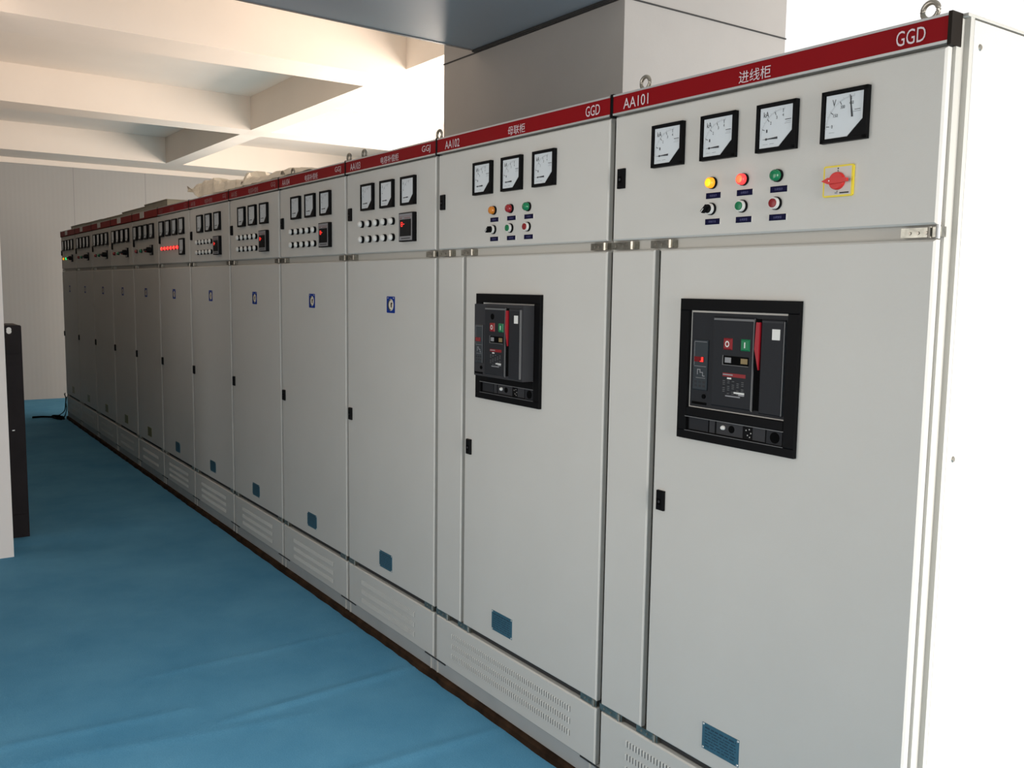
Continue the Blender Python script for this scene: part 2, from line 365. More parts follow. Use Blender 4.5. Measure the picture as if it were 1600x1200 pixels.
def meter(cab, x, z, kind):
    name = 'voltmeter' if kind == 'v' else 'ammeter'
    o = inst(name, 'case', meter_case, (x, 0, z), cab)
    inst('dial', 'dial', lambda s: poly_dial(s, -.0102, DIAL), (x, 0, z), o)
    if kind != 'plain':
        inst('dial_marks', 'marks'+kind, {'ka': marks_ka, 'v': marks_v, 'a': marks_a}[kind], (x, 0, z), o)
    inst('needle', 'ndl'+('v' if kind == 'v' else 'l'), needle_high if kind == 'v' else needle_low, (x, 0, z), o)
    return o
def lens_lamp(cab, x, z, m, core=None, small=False, label=None):
    k = .85 if small else 1.0
    o = inst('indicator_lamp', 'lampbase%s' % small, lambda s: s.disc(0, 0, [(0, .0150*k), (-.006, .0150*k), (-.007, .0138*k)], BLK), (x, 0, z), cab)
    def f(s):
        s.disc(0, 0, [(-.006, .0135*k), (-.016, .0130*k), (-.019, .0105*k)], m)
        s.disc(0, 0, [(-.0188, .0095*k), (-.0196, .0085*k)], core or m)
    inst('lens', 'lens'+m.name+str(small), f, (x, 0, z), o)
    if label: o['label'] = label
    return o
def button_base(s): s.disc(0, 0, [(0, .0155), (-.006, .0155), (-.007, .0145)], BLK); s.disc(0, 0, [(-.006, .0140), (-.014, .0134), (-.0145, .0110)], WHT)
def push_button(cab, x, z, m, label):
    o = inst('push_button', 'btnbase', button_base, (x, 0, z), cab)
    inst('button_cap', 'cap'+m.name, lambda s: s.disc(0, 0, [(-.012, .0104), (-.0175, .0104), (-.0180, .0095)], m), (x, 0, z), o)
    o['label'] = label; return o
def selector(cab, x, z):
    o = inst('selector_switch', 'btnbase', button_base, (x, 0, z), cab)
    def f(s):
        s.disc(0, 0, [(-.012, .0112), (-.018, .0108), (-.0185, .010)], BLK)
        c, d = math.cos(math.radians(225)), math.sin(math.radians(225))
        P = lambda t, n: (t*c-n*d, t*d+n*c)
        s.prism([P(-.010, -.0035), P(.0125, -.0035), P(.0125, .0035), P(-.010, .0035)][::-1], -.030, -.018, BLK)
        s.prism([P(.001, -.0010), P(.0115, -.0010), P(.0115, .0010), P(.001, .0010)][::-1], -.0304, -.030, WHT)
    inst('selector_knob', 'selknob', f, (x, 0, z), o); return o
def name_tag(cab, x, z, words):
    def f(s):
        s.box(-.0245, .0245, -.002, 0, -.0072, .0072, WHT); s.box(-.0245, .0240, -.0026, -.002, -.0072, .0072, TAG)
    o = inst('name_tag', 'tag', f, (x, 0, z), cab)
    inst('lettering', 'tagt'+words, lambda s: text(s, words, -.012, .012, -.003, .003, -.0030, TAGT), (x, 0, z), o)
def white_lamp(cab, x, z):
    o = inst('indicator_lamp', 'wbase', lambda s: s.disc(0, 0, [(0, .0150), (-.010, .0150), (-.011, .0140)], BLK), (x, 0, z), cab)
    inst('lens', 'wlens', lambda s: s.disc(0, 0, [(-.010, .0130), (-.017, .0125), (-.021, .0095), (-.0225, .005)], WHT), (x, 0, z), o)
def controller(cab, x, z):
    def f(s):
        w, h = .058, .0565
        s.box(-w, w, -.018, 0, -h, h, BLK, .002); s.box(-.053, .053, -.0186, -.018, -.052, .052, SILV)
        s.box(-.05, .05, -.0189, -.0186, .041, .0425, STRIPE); s.box(-.046, -.028, -.0189, -.0186, .033, .037, STRIPE); s.box(-.01, .04, -.0189, -.0186, .033, .0365, STRIPE)
        s.box(-.035, .038, -.0189, -.0186, -.046, -.0425, INK)
    o = inst('power_factor_controller', 'ctl', f, (x, 0, z), cab)
    inst('controller_screen', 'ctls', lambda s: s.box(-.046, .046, -.0192, -.0186, -.036, .030, SCREEN), (x, 0, z), o)
    def g(s):
        for (a, b, c, d) in ((-.034, -.024, .018, .020), (-.034, -.024, .010, .012), (-.036, -.034, .011, .019), (-.024, -.022, .011, .019), (-.034, -.024, .002, .004), (-.036, -.034, .004, .010), (-.024, -.022, .004, .010), (-.018, -.008, .010, .0125)):
            s.box(a, b, -.0196, -.0192, c, d, LED)
    inst('lit_digits', 'ctld', g, (x, 0, z), o)
def door_lock(door, x, z, low=False):
    def f(s):
        s.box(-.014, .014, -.010, 0, -.0275, .0275, BLK, .003)
        s.box(-.007, .007, -.0104, -.010, -.012, .006, BLKM); s.disc(0, -.003, [(-.010, .004), (-.0112, .0036)], DGREY2, 12)
    inst('door_lock', 'lock', f, (x, 0, z), door)
def hinge(cab, x0, x1, z, y=.004):
    def f(s):
        L = (x1-x0)/2
        s.box(-L, L, .001, .030, -.010, .010, CHR)
        for k in range(3): s.disc(-L+.02+k*(2*L-.04)/2, -.001, [(.002, .0038), (-.001, .0034)], STEEL, 8)
        s.tube([(L-.012, -.001, -.011), (L-.012, -.001, .011)], .004, STEEL, 8)
    inst('hinge', 'hinge%.3f' % (x1-x0), f, ((x0+x1)/2, y, z), cab)
def nameplate(cab, x, z, wide, m):
    k = .0625 if wide else .059
    def f(s):
        s.box(-k, k, -.0012, 0, -.036, .036, m)
        for a in (-1, 1):
            for b in (-1, 1): s.disc(a*(k-.004), b*.032, [(-.001, .0036), (-.0028, .0026)], ALU if m is PLATE else m, 8)
    o = inst('nameplate', 'np%s%s' % (wide, m.name), f, (x, 0, z), cab)
    def g(s):
        for r_ in range(7):
            zz = .024-.008*r_; a = -k+.010
            rnd = random.Random(r_)
            while a < k-.012:
                l = rnd.uniform(.004, .018); s.box(a, min(a+l, k-.010), -.0016, -.0012, zz-.0014, zz+(.0025 if r_ == 0 else .0010), PLATEI); a += l+rnd.uniform(.002, .006)
    if m is PLATE: inst('print', 'npp%s' % wide, g, (x, 0, z), o)
def sticker(cab, x, z, dark=False):
    o = inst('warning_sticker', 'stk', lambda s: s.prism([(-.036, -.031), (-.033, -.034), (.033, -.034), (.036, -.031), (.036, .031), (.033, .034), (-.033, .034), (-.036, .031)], -.0008, 0, BLUE), (x, 0, z), cab)
    def f(s):
        s.disc(0, -.001, [(-.0008, .0245), (-.0011, .0245)], CREAM, 28); s.disc(-.004, -.001, [(-.0010, .0228), (-.0013, .0228)], INK, 28)
        s.disc(.0035, -.001, [(-.0012, .0195), (-.0016, .0195)], CREAM, 28)
        s.prism([(.002, -.010), (.010, -.012), (.011, .002), (.017, .006), (.006, .010), (.001, .004)], -.0019, -.0016, WOOD)
        s.box(-.027, -.023, -.0011, -.0008, .025, .030, CREAM); s.box(.022, .027, -.0011, -.0008, .025, .030, CREAM)
    inst('pictogram', 'stkp', f, (x, 0, z), o)
def ring(cab, x, y=.06, z=2.094):
    def f(s):
        s.tube([(.0172*math.cos(t*math.pi/12), 0, .0290+.0172*math.sin(t*math.pi/12)) for t in range(24)], .0054, STEEL, 10, True)
        s.add([(.011*math.cos(i*math.pi/5), .011*math.sin(i*math.pi/5), 0) for i in range(10)]+[(.009*math.cos(i*math.pi/5), .009*math.sin(i*math.pi/5), .007) for i in range(10)],
              [(i, (i+1) % 10, (i+1) % 10+10, i+10) for i in range(10)]+[tuple(range(10, 20))], STEEL)
    inst('lifting_ring', 'ring', f, (x, y, z), cab)

# ------------------------------------------------------------------ circuit breakers
def breaker(cab, cx, drawn):
    """cx = world x of frame centre; drawn = how far the chassis stands proud"""
    z0, z1 = 1.156, 1.523; w = .189
    fr = MB()
    def bar(a, b, c, d): fr.box(cx+a, cx+b, -.012, -.0005, c, d, BLK, .0015)
    bar(-w, w, 1.493, z1); bar(-w, w, z0, 1.178); bar(-w, -.158, 1.178, 1.493); bar(.156, w, 1.178, 1.493); bar(-.158, .156, 1.217, 1.240)
    fr.box(cx-.160, cx+.158, -.0125, -.012, 1.2145, 1.2165, EDGE); fr.box(cx-.160, cx+.158, -.0125, -.012, 1.1775, 1.179, EDGE)
    frame = build(fr, 'breaker_frame', cab)
    # socket strip in the lower opening
    s = MB(); s.box(cx-.158, cx+.156, -.003, -.0005, 1.178, 1.217, BLK)
    s.box(cx-.150, cx-.083, -.005, -.003, 1.182, 1.213, DGREY); s.box(cx-.078, cx-.060, -.006, -.003, 1.182, 1.214, DGREY2)
    s.box(cx-.055, cx+.030, -.005, -.003, 1.182, 1.214, DGREY2); s.disc(cx-.005, 1.199, [(-.004, .0095), (-.006, .0095)], BLKM, 14)
    s.box(cx+.062, cx+.100, -.005, -.003, 1.182, 1.213, DGREY2); s.box(cx+.104, cx+.150, -.005, -.003, 1.180, 1.214, DGREY)
    s.disc(cx+.129, 1.197, [(-.004, .0135), (-.0065, .0135)], BLKM, 16)
    for (a, b) in ((.040, 1.203), (.050, 1.206), (.055, 1.197), (.045, 1.191), (.052, 1.187)): s.disc(cx+a, b, [(-.003, .0018), (-.004, .0018)], ALU, 6)
    strip = build(s, 'socket_strip', frame)
    s = MB(); s.disc(cx-.032, 1.200, [(-.004, .0062), (-.009, .0058), (-.012, .004)], WHT, 14); build(s, 'white_pin', frame)
    # chassis
    if drawn: a0, a1 = cx-.129, cx+.157; yf = -drawn
    else: a0, a1 = cx-.152, cx+.156; yf = -.003
    zb, zt = 1.243, 1.488
    sx = (a1-a0)/.308; X = lambda t: a0+(t+.152)*sx
    s = MB(); s.box(a0, a1, yf, -.0005, zb, zt, DGREY2 if drawn else DGREY)
    ch = build(s, 'circuit_breaker', cab)
    s = MB()   # raised fascia left of slot, and panel right of it
    y1 = yf-.006
    s.box(X(-.075), X(.058), y1, yf, zb+.010, zt-.008, DGREY, .003); s.box(X(.0775), X(.146), y1, yf, zb+.006, zt-.010, DGREY, .003)
    s.box(X(-.072), X(.055), y1-.0004, y1, zt-.017, zt-.012, EDGE); s.box(X(.081), X(.143), y1-.0004, y1, zt-.018, zt-.014, DGREY2)
    build(s, 'fascia', ch)
    s = MB(); s.box(X(.060), X(.0775), yf-.0012, yf, zb+.012, zt-.010, BLKM)
    s.prism([(X(.0545), zb+.012), (X(.058), zb+.008), (X(.058), zt-.010), (X(.0555), zt-.014)], y1-.001, yf, EDGE)
    s.box(X(.1455), X(.148), y1-.001, yf, zb+.008, zt-.014, EDGE)
    build(s, 'handle_slot', ch)
    s = MB(); s.prism([(X(.0625), 1.405), (X(.0755), 1.355), (X(.0765), 1.470), (X(.0655), 1.470)], y1-.004, yf-.0012, KNR if False else mat('charging_handle_red', (.36, .008, .018, 1), .35)); build(s, 'charging_handle', ch)
    for nm, px, m_, sym in (('off_button', -.0235, RDC, 'O'), ('on_button', .032, GRN, 'I')):
        s = MB(); s.box(X(px)-.0145, X(px)+.0145, y1-.003, y1, 1.398, 1.427, m_, .003)
        if sym == 'O':
            for k in range(16):
                t0, t1 = k*math.pi/8, (k+1)*math.pi/8
                s.add([(X(px)+r_*math.cos(t), y1-.0036, 1.4125+r_*1.15*math.sin(t)) for t, r_ in ((t0, .0042), (t1, .0042), (t1, .0068), (t0, .0068))], [(0, 1, 2, 3)], WHT)
        else: s.box(X(px)-.0014, X(px)+.0014, y1-.0036, y1-.003, 1.4055, 1.4195, WHT)
        build(s, nm, ch)
    s = MB(); s.box(X(-.037), X(.044), y1-.0010, y1, 1.361, 1.383, BLKM); s.box(X(-.039), X(-.0365), y1-.0018, y1, 1.361, 1.384, EDGE); s.box(X(-.039), X(.044), y1-.0018, y1, 1.3595, 1.361, EDGE)
    s.box(X(-.031), X(-.011), y1-.0016, y1-.001, 1.366, 1.379, SILV); s.box(X(.020), X(.041), y1-.0016, y1-.001, 1.366, 1.379, mat('amber_flag', (.24, .17, .07, 1), .5))
    build(s, 'status_window', ch)
    s = MB(); s.box(X(-.037), X(.036), y1-.0006, y1, 1.331, 1.340, RDC); s.box(X(-.036), X(-.004), y1-.0010, y1-.0006, 1.3345, 1.3375, SILV)
    s.box(X(-.022), X(-.009), y1-.0008, y1, 1.325, 1.329, WHT)
    s.box(X(.001), X(.034), y1-.0008, y1, 1.2905, 1.2945, WHT); s.box(X(.016), X(.034), y1-.0008, y1, 1.286, 1.2905, SILV); s.box(X(-.026), X(.021), y1-.0008, y1, 1.281, 1.284, SILV)
    for r_ in range(8):
        for c_ in range(5):
            if (r_*5+c_) % 4 != 3: s.box(X(-.036+.015*c_), X(-.036+.015*c_)+.007, y1-.0007, y1, 1.3195-.0045*r_, 1.3207-.0045*r_, EDGE)
    build(s, 'rating_plate', ch)
    s = MB(); s.box(X(.1115), X(.1345), y1-.0008, y1, 1.430, 1.4555, WHT); build(s, 'white_sticker', ch)
    # trip unit on the left
    s = MB(); s.box(X(-.141), X(-.092), yf-.004, yf, 1.288, 1.418, mat('trip_unit_grey', (.022, .030, .036, 1), .35), .0015)
    for (a, b, c, d) in ((-.138, -.095, 1.4125, 1.4135), (-.138, -.137, 1.352, 1.4135), (-.137, -.096, 1.349, 1.350), (-.130, -.098, 1.319, 1.320)): s.box(X(a), X(b), yf-.0044, yf-.004, c, d, SILV)
    for k in range(6): s.box(X(-.134+.014*(k % 3)), X(-.134+.014*(k % 3))+.008, yf-.0044, yf-.004, 1.306-.010*(k//3), 1.312-.010*(k//3), DGREY2)
    for (a, b, c, d) in ((-.126, -.124, 1.328, 1.342), (-.124, -.117, 1.340, 1.342), (-.117, -.115, 1.333, 1.342), (-.115, -.108, 1.333, 1.335), (-.108, -.106, 1.324, 1.335), (-.106, -.100, 1.324, 1.326)): s.box(X(a), X(b), yf-.0044, yf-.004, c, d, SILV)
    tr = build(s, 'trip_unit', ch)
    s = MB(); s.box(X(-.137), X(-.104), yf-.0050, yf-.004, 1.361, 1.374, LEDD)
    if not drawn: s.box(X(-.112), X(-.106), yf-.0056, yf-.005, 1.3615, 1.3735, LED); s.box(X(-.117), X(-.112), yf-.0056, yf-.005, 1.3615, 1.3632, LED)
    build(s, 'trip_display', ch)
    s = MB(); s.disc(X(-.103), 1.272, [(yf, .006), (yf-.003, .006)], BLKM, 12); s.box(X(-.143), X(-.094), yf-.003, yf, 1.250, 1.256, BLKM);
    if drawn: s.disc(X(-.024), 1.448, [(y1, .010), (y1-.001, .010)], BLKM, 16)
    build(s, 'reset_knob', ch)

# ------------------------------------------------------------------ cabinets
XS = [0, -1.0, -1.985, -2.785, -3.597, -4.404, -5.228, -6.035, -6.838, -7.643, -8.50, -9.36, -10.222]
DEP = .80
LABELS = {
 101: 'light grey switchgear cabinet AA101 with yellow-framed red switch, nearest, at right end',
 102: 'light grey switchgear cabinet AA102 with drawn-out black breaker, in front of the column',
 103: 'light grey switchgear cabinet AA103 with ten white lamps, left of cabinet AA102',
 104: 'light grey switchgear cabinet AA104 with ten white lamps, directly left of cabinet AA103',
 105: 'grey switchgear cabinet AA105 with ten white lamps, under middle of the plastic sheet',
 106: 'grey switchgear cabinet with ten white lamps, directly right of the glowing red lamps',
 107: 'dim grey switchgear cabinet with a row of glowing red lamps and a fifth low meter',
 108: 'dim grey switchgear cabinet with black switch handle, next to the glowing red lamps',
 109: 'dim grey switchgear cabinet with black switch handle, second from the glowing red lamps',
 110: 'dim grey switchgear cabinet with black switch handle, third from the far end',
 111: 'dim grey switchgear cabinet with unlit lamps, second from the far end',
 112: 'dim grey switchgear cabinet with lit amber, green and red lamps, at the far end'}
def louvres(s, x0, x1, zrows, h, y, pitch=.0122):
    n = int((x1-x0)/pitch)
    for z in zrows:
        for i in range(n):
            a = x0+(x1-x0)*i/n; b = a+pitch*.62; p = a+pitch*.95
            # pressed louvre: raised edge, slope falling away to the right, stamped slot at its foot as a dark strip with the self-shadow painted in
            b = a+pitch*.46; q = .0030
            s.add([(a, y-q, z-h/2+.0015), (b, y, z-h/2), (b, y, z+h/2), (a, y-q, z+h/2-.0015), (a-.0003, y, z-h/2+.001), (a-.0003, y, z+h/2-.001)],
                  [(0, 1, 2, 3), (4, 0, 3, 5), (4, 1, 0), (3, 2, 5)], PAINT)
            s.add([(b, y-.0003, z-h/2+.001), (b+pitch*.20, y-.0003, z-h/2+.001), (b+pitch*.20, y-.0003, z+h/2-.001), (b, y-.0003, z+h/2-.001)], [(0, 1, 2, 3)], GAP_SHADE)
def cabinet(i):
    R, L = XS[i], XS[i+1]; num = 101+i; Wd = R-L; LD = L+.022
    cab = bpy.data.objects.new('switchgear_cabinet', None); COL.objects.link(cab); cab.location = ((L+R)/2, DEP/2, .03)
    cab.empty_display_size = .1
    tag(cab, LABELS[num], 'cabinet', 'row of grey switchgear cabinets')
    s = MB(); g = .0015
    s.box(L+g, R-g, .030, DEP, .085, 2.088, FRAME); s.box(L+g, R-g, .022, .030, 1.650, 1.690, FRAME)
    s.box(L+g, R-g, .018, .030, .268, .288, GAP_SHADE)
    if i == 0:
        s.box(-.014, .006, .0195, .046, .085, 2.030, FRAME); s.box(-.010, .006, .030, .046, 2.03, 2.086, FRAME); s.box(.0, .018, .046, .060, .085, 2.088, FRAME)
    build(s, 'frame', cab)
    s = MB(); s.box(L+g, R-g, .006, DEP, .031, .0845, PLINTH)
    for q in (L+.02, R-.03): s.box(q, q+.008, .0035, .006, .031, .083, FRAME)
    for a, b in ((L+g, L+.085), (R-.075, R-g)): s.box(a, b, .0035, .006, .0785, .0835, GAP_SHADE)
    build(s, 'plinth', cab)
    s = MB(); s.box(L+g, R-g+(.02 if i == 0 else 0), .035, DEP, 2.088, 2.094, FRAME); build(s, 'roof_panel', cab)
    if i == 0:
        s = MB(); s.box(.006, .0185, .060, DEP, .085, 2.084, PAINT)
        for z in (2.035, 1.2, .3): 
            s.add([( .0185+(.0022 if j else 0), .085+.007*(1-.3*j)*math.cos(k*math.pi/6), z+.007*(1-.3*j)*math.sin(k*math.pi/6)) for j in (0, 1) for k in range(12)], [(k, (k+1) % 12, (k+1) % 12+12, k+12) for k in range(12)]+[tuple(range(12, 24))], STEEL)
        build(s, 'side_panel', cab)
    # red title band
    old = i >= 7; bm_ = OLDRED if old else RED
    s = MB(); s.box(L+.0135, R-.0005, -.002, .028, 2.040, 2.0865, bm_)
    s.box(L+.0135, R-.0005, -.0035, .028, 2.0345, 2.040, ALU if not old else bm_); s.box(L+.0135, R-.0005, -.0035, .030, 2.0865, 2.0915, ALU if not old else FRAME)
    band = build(s, 'title_band', cab)
    s = MB(); s.box(L+.0008, L+.0130, -.004, .034, 2.030, 2.095, BLK, .002)
    build(s, 'band_end_cap', cab)
    if i == 0: s = MB(); s.box(.0, .008, -.004, .034, 2.030, 2.094, mat('brown_end_cap', (.016, .012, .009, 1), .6, spec=.1)); build(s, 'band_end_cap', cab)
    if num <= 107:
        tm = TXT if num <= 104 else (TXTF if num >= 107 else mat('dim_lettering', (.42, .27, .27, 1), .6))
        s = MB()
        o0 = {101: .058, 102: .072, 103: .062}.get(num, .062)
        text(s, 'AA%d' % num, L+o0, L+o0+.100, 2.046, 2.075, -.0040, tm); build(s, 'cabinet_number', band); s = MB()
        title = {101: '进线柜', 102: '母联柜'}.get(num, '电容补偿柜')
        cxt = (L+R)/2+{101: .022, 102: .032}.get(num, .033)
        hw = .048 if num <= 102 else .078
        if num == 107: title = '馈线柜'; hw = .045; cxt = (L+R)/2
        text(s, title, cxt-hw, cxt+hw, 2.044, 2.073, -.0040, tm); build(s, 'cabinet_title', band); s = MB()
        code = 'GGD' if num in (101, 102, 107) else 'GGJ'
        rr_ = {101: -.046, 102: -.043}.get(num, -.036)
        text(s, code, R+rr_-.064, R+rr_, 2.047, 2.077, -.0040, tm)
        build(s, 'type_code', band)
    else:
        s = MB(); c = (L+R)/2-.06; s.box(c-.062, c+.062, -.0050, -.002, 2.042, 2.0875, BEI); build(s, 'paper_tag', band)
    # doors
    def door(name, x0, x1, z0, z1):
        s = MB(); s.box(x0, x1, 0, .019, z0, z1, PAINT, .0042); return build(s, name, cab)
    ud = door('upper_door', LD, R-.001, 1.683, 2.029)
    door_lock(ud, L+.0575, 1.855)
    if num <= 102:
        nd = door('narrow_door', LD, L+.196, .290, 1.653); ld = door('lower_door', L+.2175, R-.001, .290, 1.653)
        door_lock(ld, L+.253, .969)
        hinge(cab, L+.175, L+.262, 1.668); hinge(cab, L+.175, L+.262, .279)
    else:
        ld = door('lower_door', LD, R-.001, .290, 1.653); door_lock(ld, L+.052, .968)
    s = MB(); s.box(LD, R-.001, 0, .019, .085, .266, PAINT, .0042)
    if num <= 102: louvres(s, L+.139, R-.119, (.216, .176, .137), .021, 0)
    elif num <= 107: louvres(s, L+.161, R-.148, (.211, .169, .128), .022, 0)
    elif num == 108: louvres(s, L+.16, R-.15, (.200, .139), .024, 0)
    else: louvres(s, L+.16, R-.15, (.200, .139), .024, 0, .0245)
    build(s, 'vent_panel', cab)
    hl = .100 if num <= 102 else .075
    for z in (1.668, .279): hinge(cab, L+.012, L+.012+hl, z); hinge(cab, R-.080, R-.004, z)
    if i == 0:
        s = MB(); s.box(.0005, .0095, .002, .020, 1.658, 1.679, CHR); s.tube([(.004, 0, 1.655), (.004, 0, 1.683)], .004, ALU, 8); build(s, 'hinge_pin', cab)
    # rings
    spots = {101: (.077, -.077), 103: (.070, -.077), 104: (.050, -.085), 105: (.077, -.095), 106: (.055,)}.get(num, ())
    for q in spots: ring(cab, (L if q > 0 else R)+q)
    # instruments
    if num in (101, 102):
        dx = 0 if num == 101 else 0
        if num == 101:
            for q in (-.759, -.582, -.403): meter(cab, R+q, 1.9265, 'ka')
            meter(cab, R-.221, 1.9265, 'v')
            zl = 1.8145
        else:
            for q in (-.654, -.480, -.303): meter(cab, R+q, 1.9190, 'ka')
            zl = 1.8060
        xl = (-.601, -.500, -.398) if num == 101 else (-.590, -.489, -.391)
        if num == 101:
            lens_lamp(cab, R+xl[0], zl, LIT_Y, LIT_Y2, label='lit amber indicator lamp'); lens_lamp(cab, R+xl[1], zl, LIT_R, LIT_R2, label='lit red indicator lamp'); lens_lamp(cab, R+xl[2], zl, GRN2, label='green indicator lamp')
        else:
            lens_lamp(cab, R+xl[0], zl, ORL, label='orange indicator lamp'); lens_lamp(cab, R+xl[1], zl, RDL, label='red indicator lamp'); lens_lamp(cab, R+xl[2], zl, GRN2, label='green indicator lamp')
        selector(cab, R+xl[0]-.001, zl-.0645); push_button(cab, R+xl[1]-.001, zl-.064, GRN, 'green push button'); push_button(cab, R+xl[2]-.001, zl-.064, RDC, 'red push button')
        for q, wd in zip(xl, ('储能指示', '合闸指示', '分闸指示')): name_tag(cab, R+q+.005, zl-.0315, wd)
        for q, wd in zip(xl, ('转换开关', '合闸按钮', '分闸按钮')): name_tag(cab, R+q+.005, zl-.0965, wd)
        breaker(cab, R-.499 if num == 101 else R-.492, 0 if num == 101 else .055)
        nameplate(cab, R-.504 if num == 101 else R-.511, .3705, True, PLATE)
    elif num <= 106:
        for q in (-.565, -.385, -.204): meter(cab, R+q, 1.9190 if num == 103 else 1.924, 'a')
        controller(cab, R-.204, 1.777)
        for k in range(5):
            for z in (1.8075, 1.7425): white_lamp(cab, R-.622+.0705*k, z)
    else:
        for k in range(4): meter(cab, R-.684+.173*k, 1.932, 'plain')
        if num == 107:
            meter(cab, R-.165, 1.793, 'plain')
            for q in (-.669, -.587, -.505, -.423, -.341, -.259): lens_lamp(cab, R+q, 1.790, LIT_R, LIT_R2, label='lit red indicator lamp')
        else:
            ms = ((LIT_Y, LIT_G, LIT_R) if num == 112 else (RDL, GRN2, RDL))
            for q, m_ in zip((-.655, -.500, -.345), ms): lens_lamp(cab, R+q, 1.790, m_, label={LIT_Y: 'lit amber indicator lamp', LIT_G: 'lit green indicator lamp', LIT_R: 'lit red indicator lamp'}.get(m_))
            o = inst('rotary_switch', 'rsw', lambda s: (s.box(-.034, .034, -.012, 0, -.038, .038, BLK, .002), s.box(-.028, .028, -.0126, -.012, .018, .034, SILV), s.box(-.028, .028, -.0126, -.012, -.034, -.020, SILV)), (R-.185, 0, 1.790), cab)
            inst('switch_handle', 'rswh', lambda s: (s.disc(0, 0, [(-.012, .022), (-.040, .020)], BLK), s.box(-.055, .030, -.052, -.040, -.008, .008, BLK, .003)), (R-.185, 0, 1.790), o)
    if num == 101:
        def plate(s):
            s.prism([(-.0375, -.031), (-.0345, -.034), (.0345, -.034), (.0375, -.031), (.0375, .031), (.0345, .034), (-.0345, .034), (-.0375, .031)], -.006, 0, YEL)
            s.box(-.0335, .0335, -.0064, -.006, -.0302, .0302, BEI)
            s.box(-.001, .001, -.0068, -.0064, .0205, .0235, INK); s.box(-.0015, .0015, -.0068, -.0064, .0255, .0285, INK); s.disc(0, -.0225, [(-.0064, .0012), (-.0068, .0012)], INK, 8)
            s.box(.006, .029, -.0068, -.0064, -.0275, -.0245, INK); s.box(-.006, .001, -.0068, -.0064, -.0275, -.0240, INK2)
        o = inst('main_switch', 'msw', plate, (R-.231, 0, 1.7875), cab); o['label'] = 'yellow-framed main switch with red knob'
        def knob(s):
            s.disc(0, 0, [(-.006, .0195), (-.013, .0188), (-.0145, .0175)], KNR, 28)
            s.prism([(-.032, 0), (-.016, -.0068), (.018, -.0055), (.032, -.0035), (.032, .0035), (.018, .0055), (-.016, .0068)], -.021, -.014, KNR)
            s.disc(-.012, 0, [(-.021, .0016), (-.0215, .0016)], WHT, 8)
        inst('rotary_knob', 'mswk', knob, (R-.231, 0, 1.7875), o)
    if 103 <= num: sticker(cab, R-(.362 if num == 103 else .385 if num < 107 else .41), 1.468)
    if 103 <= num <= 107: nameplate(cab, R-.408, .371, False, PLATE)
    elif num >= 108: nameplate(cab, R-.41, .371, False, OLIVE)
    # raised busbar cover on the far cabinets
    if num >= 108:
        h = {108: 2.172, 109: 2.158, 110: 2.145, 111: 2.148, 112: 2.152}[num]
        a = L+.002 if num < 112 else L+.06; b = R-.002 if num > 108 else R-.11
        s = MB(); s.box(a, b, .10, .55, 2.094, h-.005, COVER); s.box(a, b+.003, .095, .555, h-.005, h, COVER)
        if num == 108: s.box(b, b+.0015, .22, .50, h-.030, h-.022, GAP_SHADE)
        build(s, 'busbar_cover', cab)
    return cab
for i in range(12): cabinet(i)

# ------------------------------------------------------------------ things on and around the row
# crumpled plastic
def plastic():
    top = [(-6.08, 2.235, .004), (-5.94, 2.235, .03), (-5.73, 2.265, .07), (-5.5, 2.27, .11), (-5.38, 2.268, .15), (-5.24, 2.232, .13), (-4.98, 2.222, .12), (-4.75, 2.20, .10), (-4.72, 2.245, .10),
           (-4.63, 2.243, .10), (-4.59, 2.205, .10), (-4.31, 2.185, .09), (-4.2, 2.19, .09), (-4.08, 2.198, .09), (-3.98, 2.20, .09), (-3.86, 2.192, .08), (-3.7, 2.168, .06), (-3.5, 2.13, .03), (-3.3, 2.105, .01)]
    def at(x):
        for a, b in zip(top, top[1:]):
            if a[0] <= x <= b[0]:
                t = (x-a[0])/(b[0]-a[0]); return a[1]*(1-t)+b[1]*t, a[2]*(1-t)+b[2]*t
        return top[-1][1:]
    rnd = random.Random(3); vs = []; nx, ny = 120, 13
    for i in range(nx):
        xe = -6.08+(2.78)*i/(nx-1); zt, th = at(xe)
        for j in range(ny):
            t = j/(ny-1); y = .006+.60*t
            x = xe+max(0, .22-y)*(1.02-xe)/2*(1 if xe < -5 else max(.25, 1+(-5-xe)*.6))
            prof = math.sin(min(1, t*2.4)*math.pi/2) if t < .5 else 1-.5*(t-.5)
            lift = max(0, (-5.75-xe)/.33)   # torn end curls up clear of the roof
            base = 2.100+lift*.10
            z = base+(zt-base)*prof
            crease = .014*abs(math.sin(xe*17+3*math.sin(y*9)))*prof+.006*math.sin(xe*31+y*23)*prof+.003*math.sin(xe*71-y*57)*prof+rnd.uniform(-.003, .003)*prof
            vs.append((x+.012*math.sin(y*40+xe*9)*prof, y+.02*lift+.006*math.sin(xe*25), max(2.100, z-.006+crease*.6)))
    fs = [(i*ny+j, (i+1)*ny+j, (i+1)*ny+j+1, i*ny+j+1) for i in range(nx-1) for j in range(ny-1)]
    s = MB(); s.add(vs, fs, PLASTIC, False); o = build(s, 'plastic_sheet')
    md = o.modifiers.new('thick', 'SOLIDIFY'); md.thickness = .002; md.offset = 1
    tag(o, 'crumpled dusty beige plastic sheet lying along the cabinet tops', 'plastic sheet')
plastic()
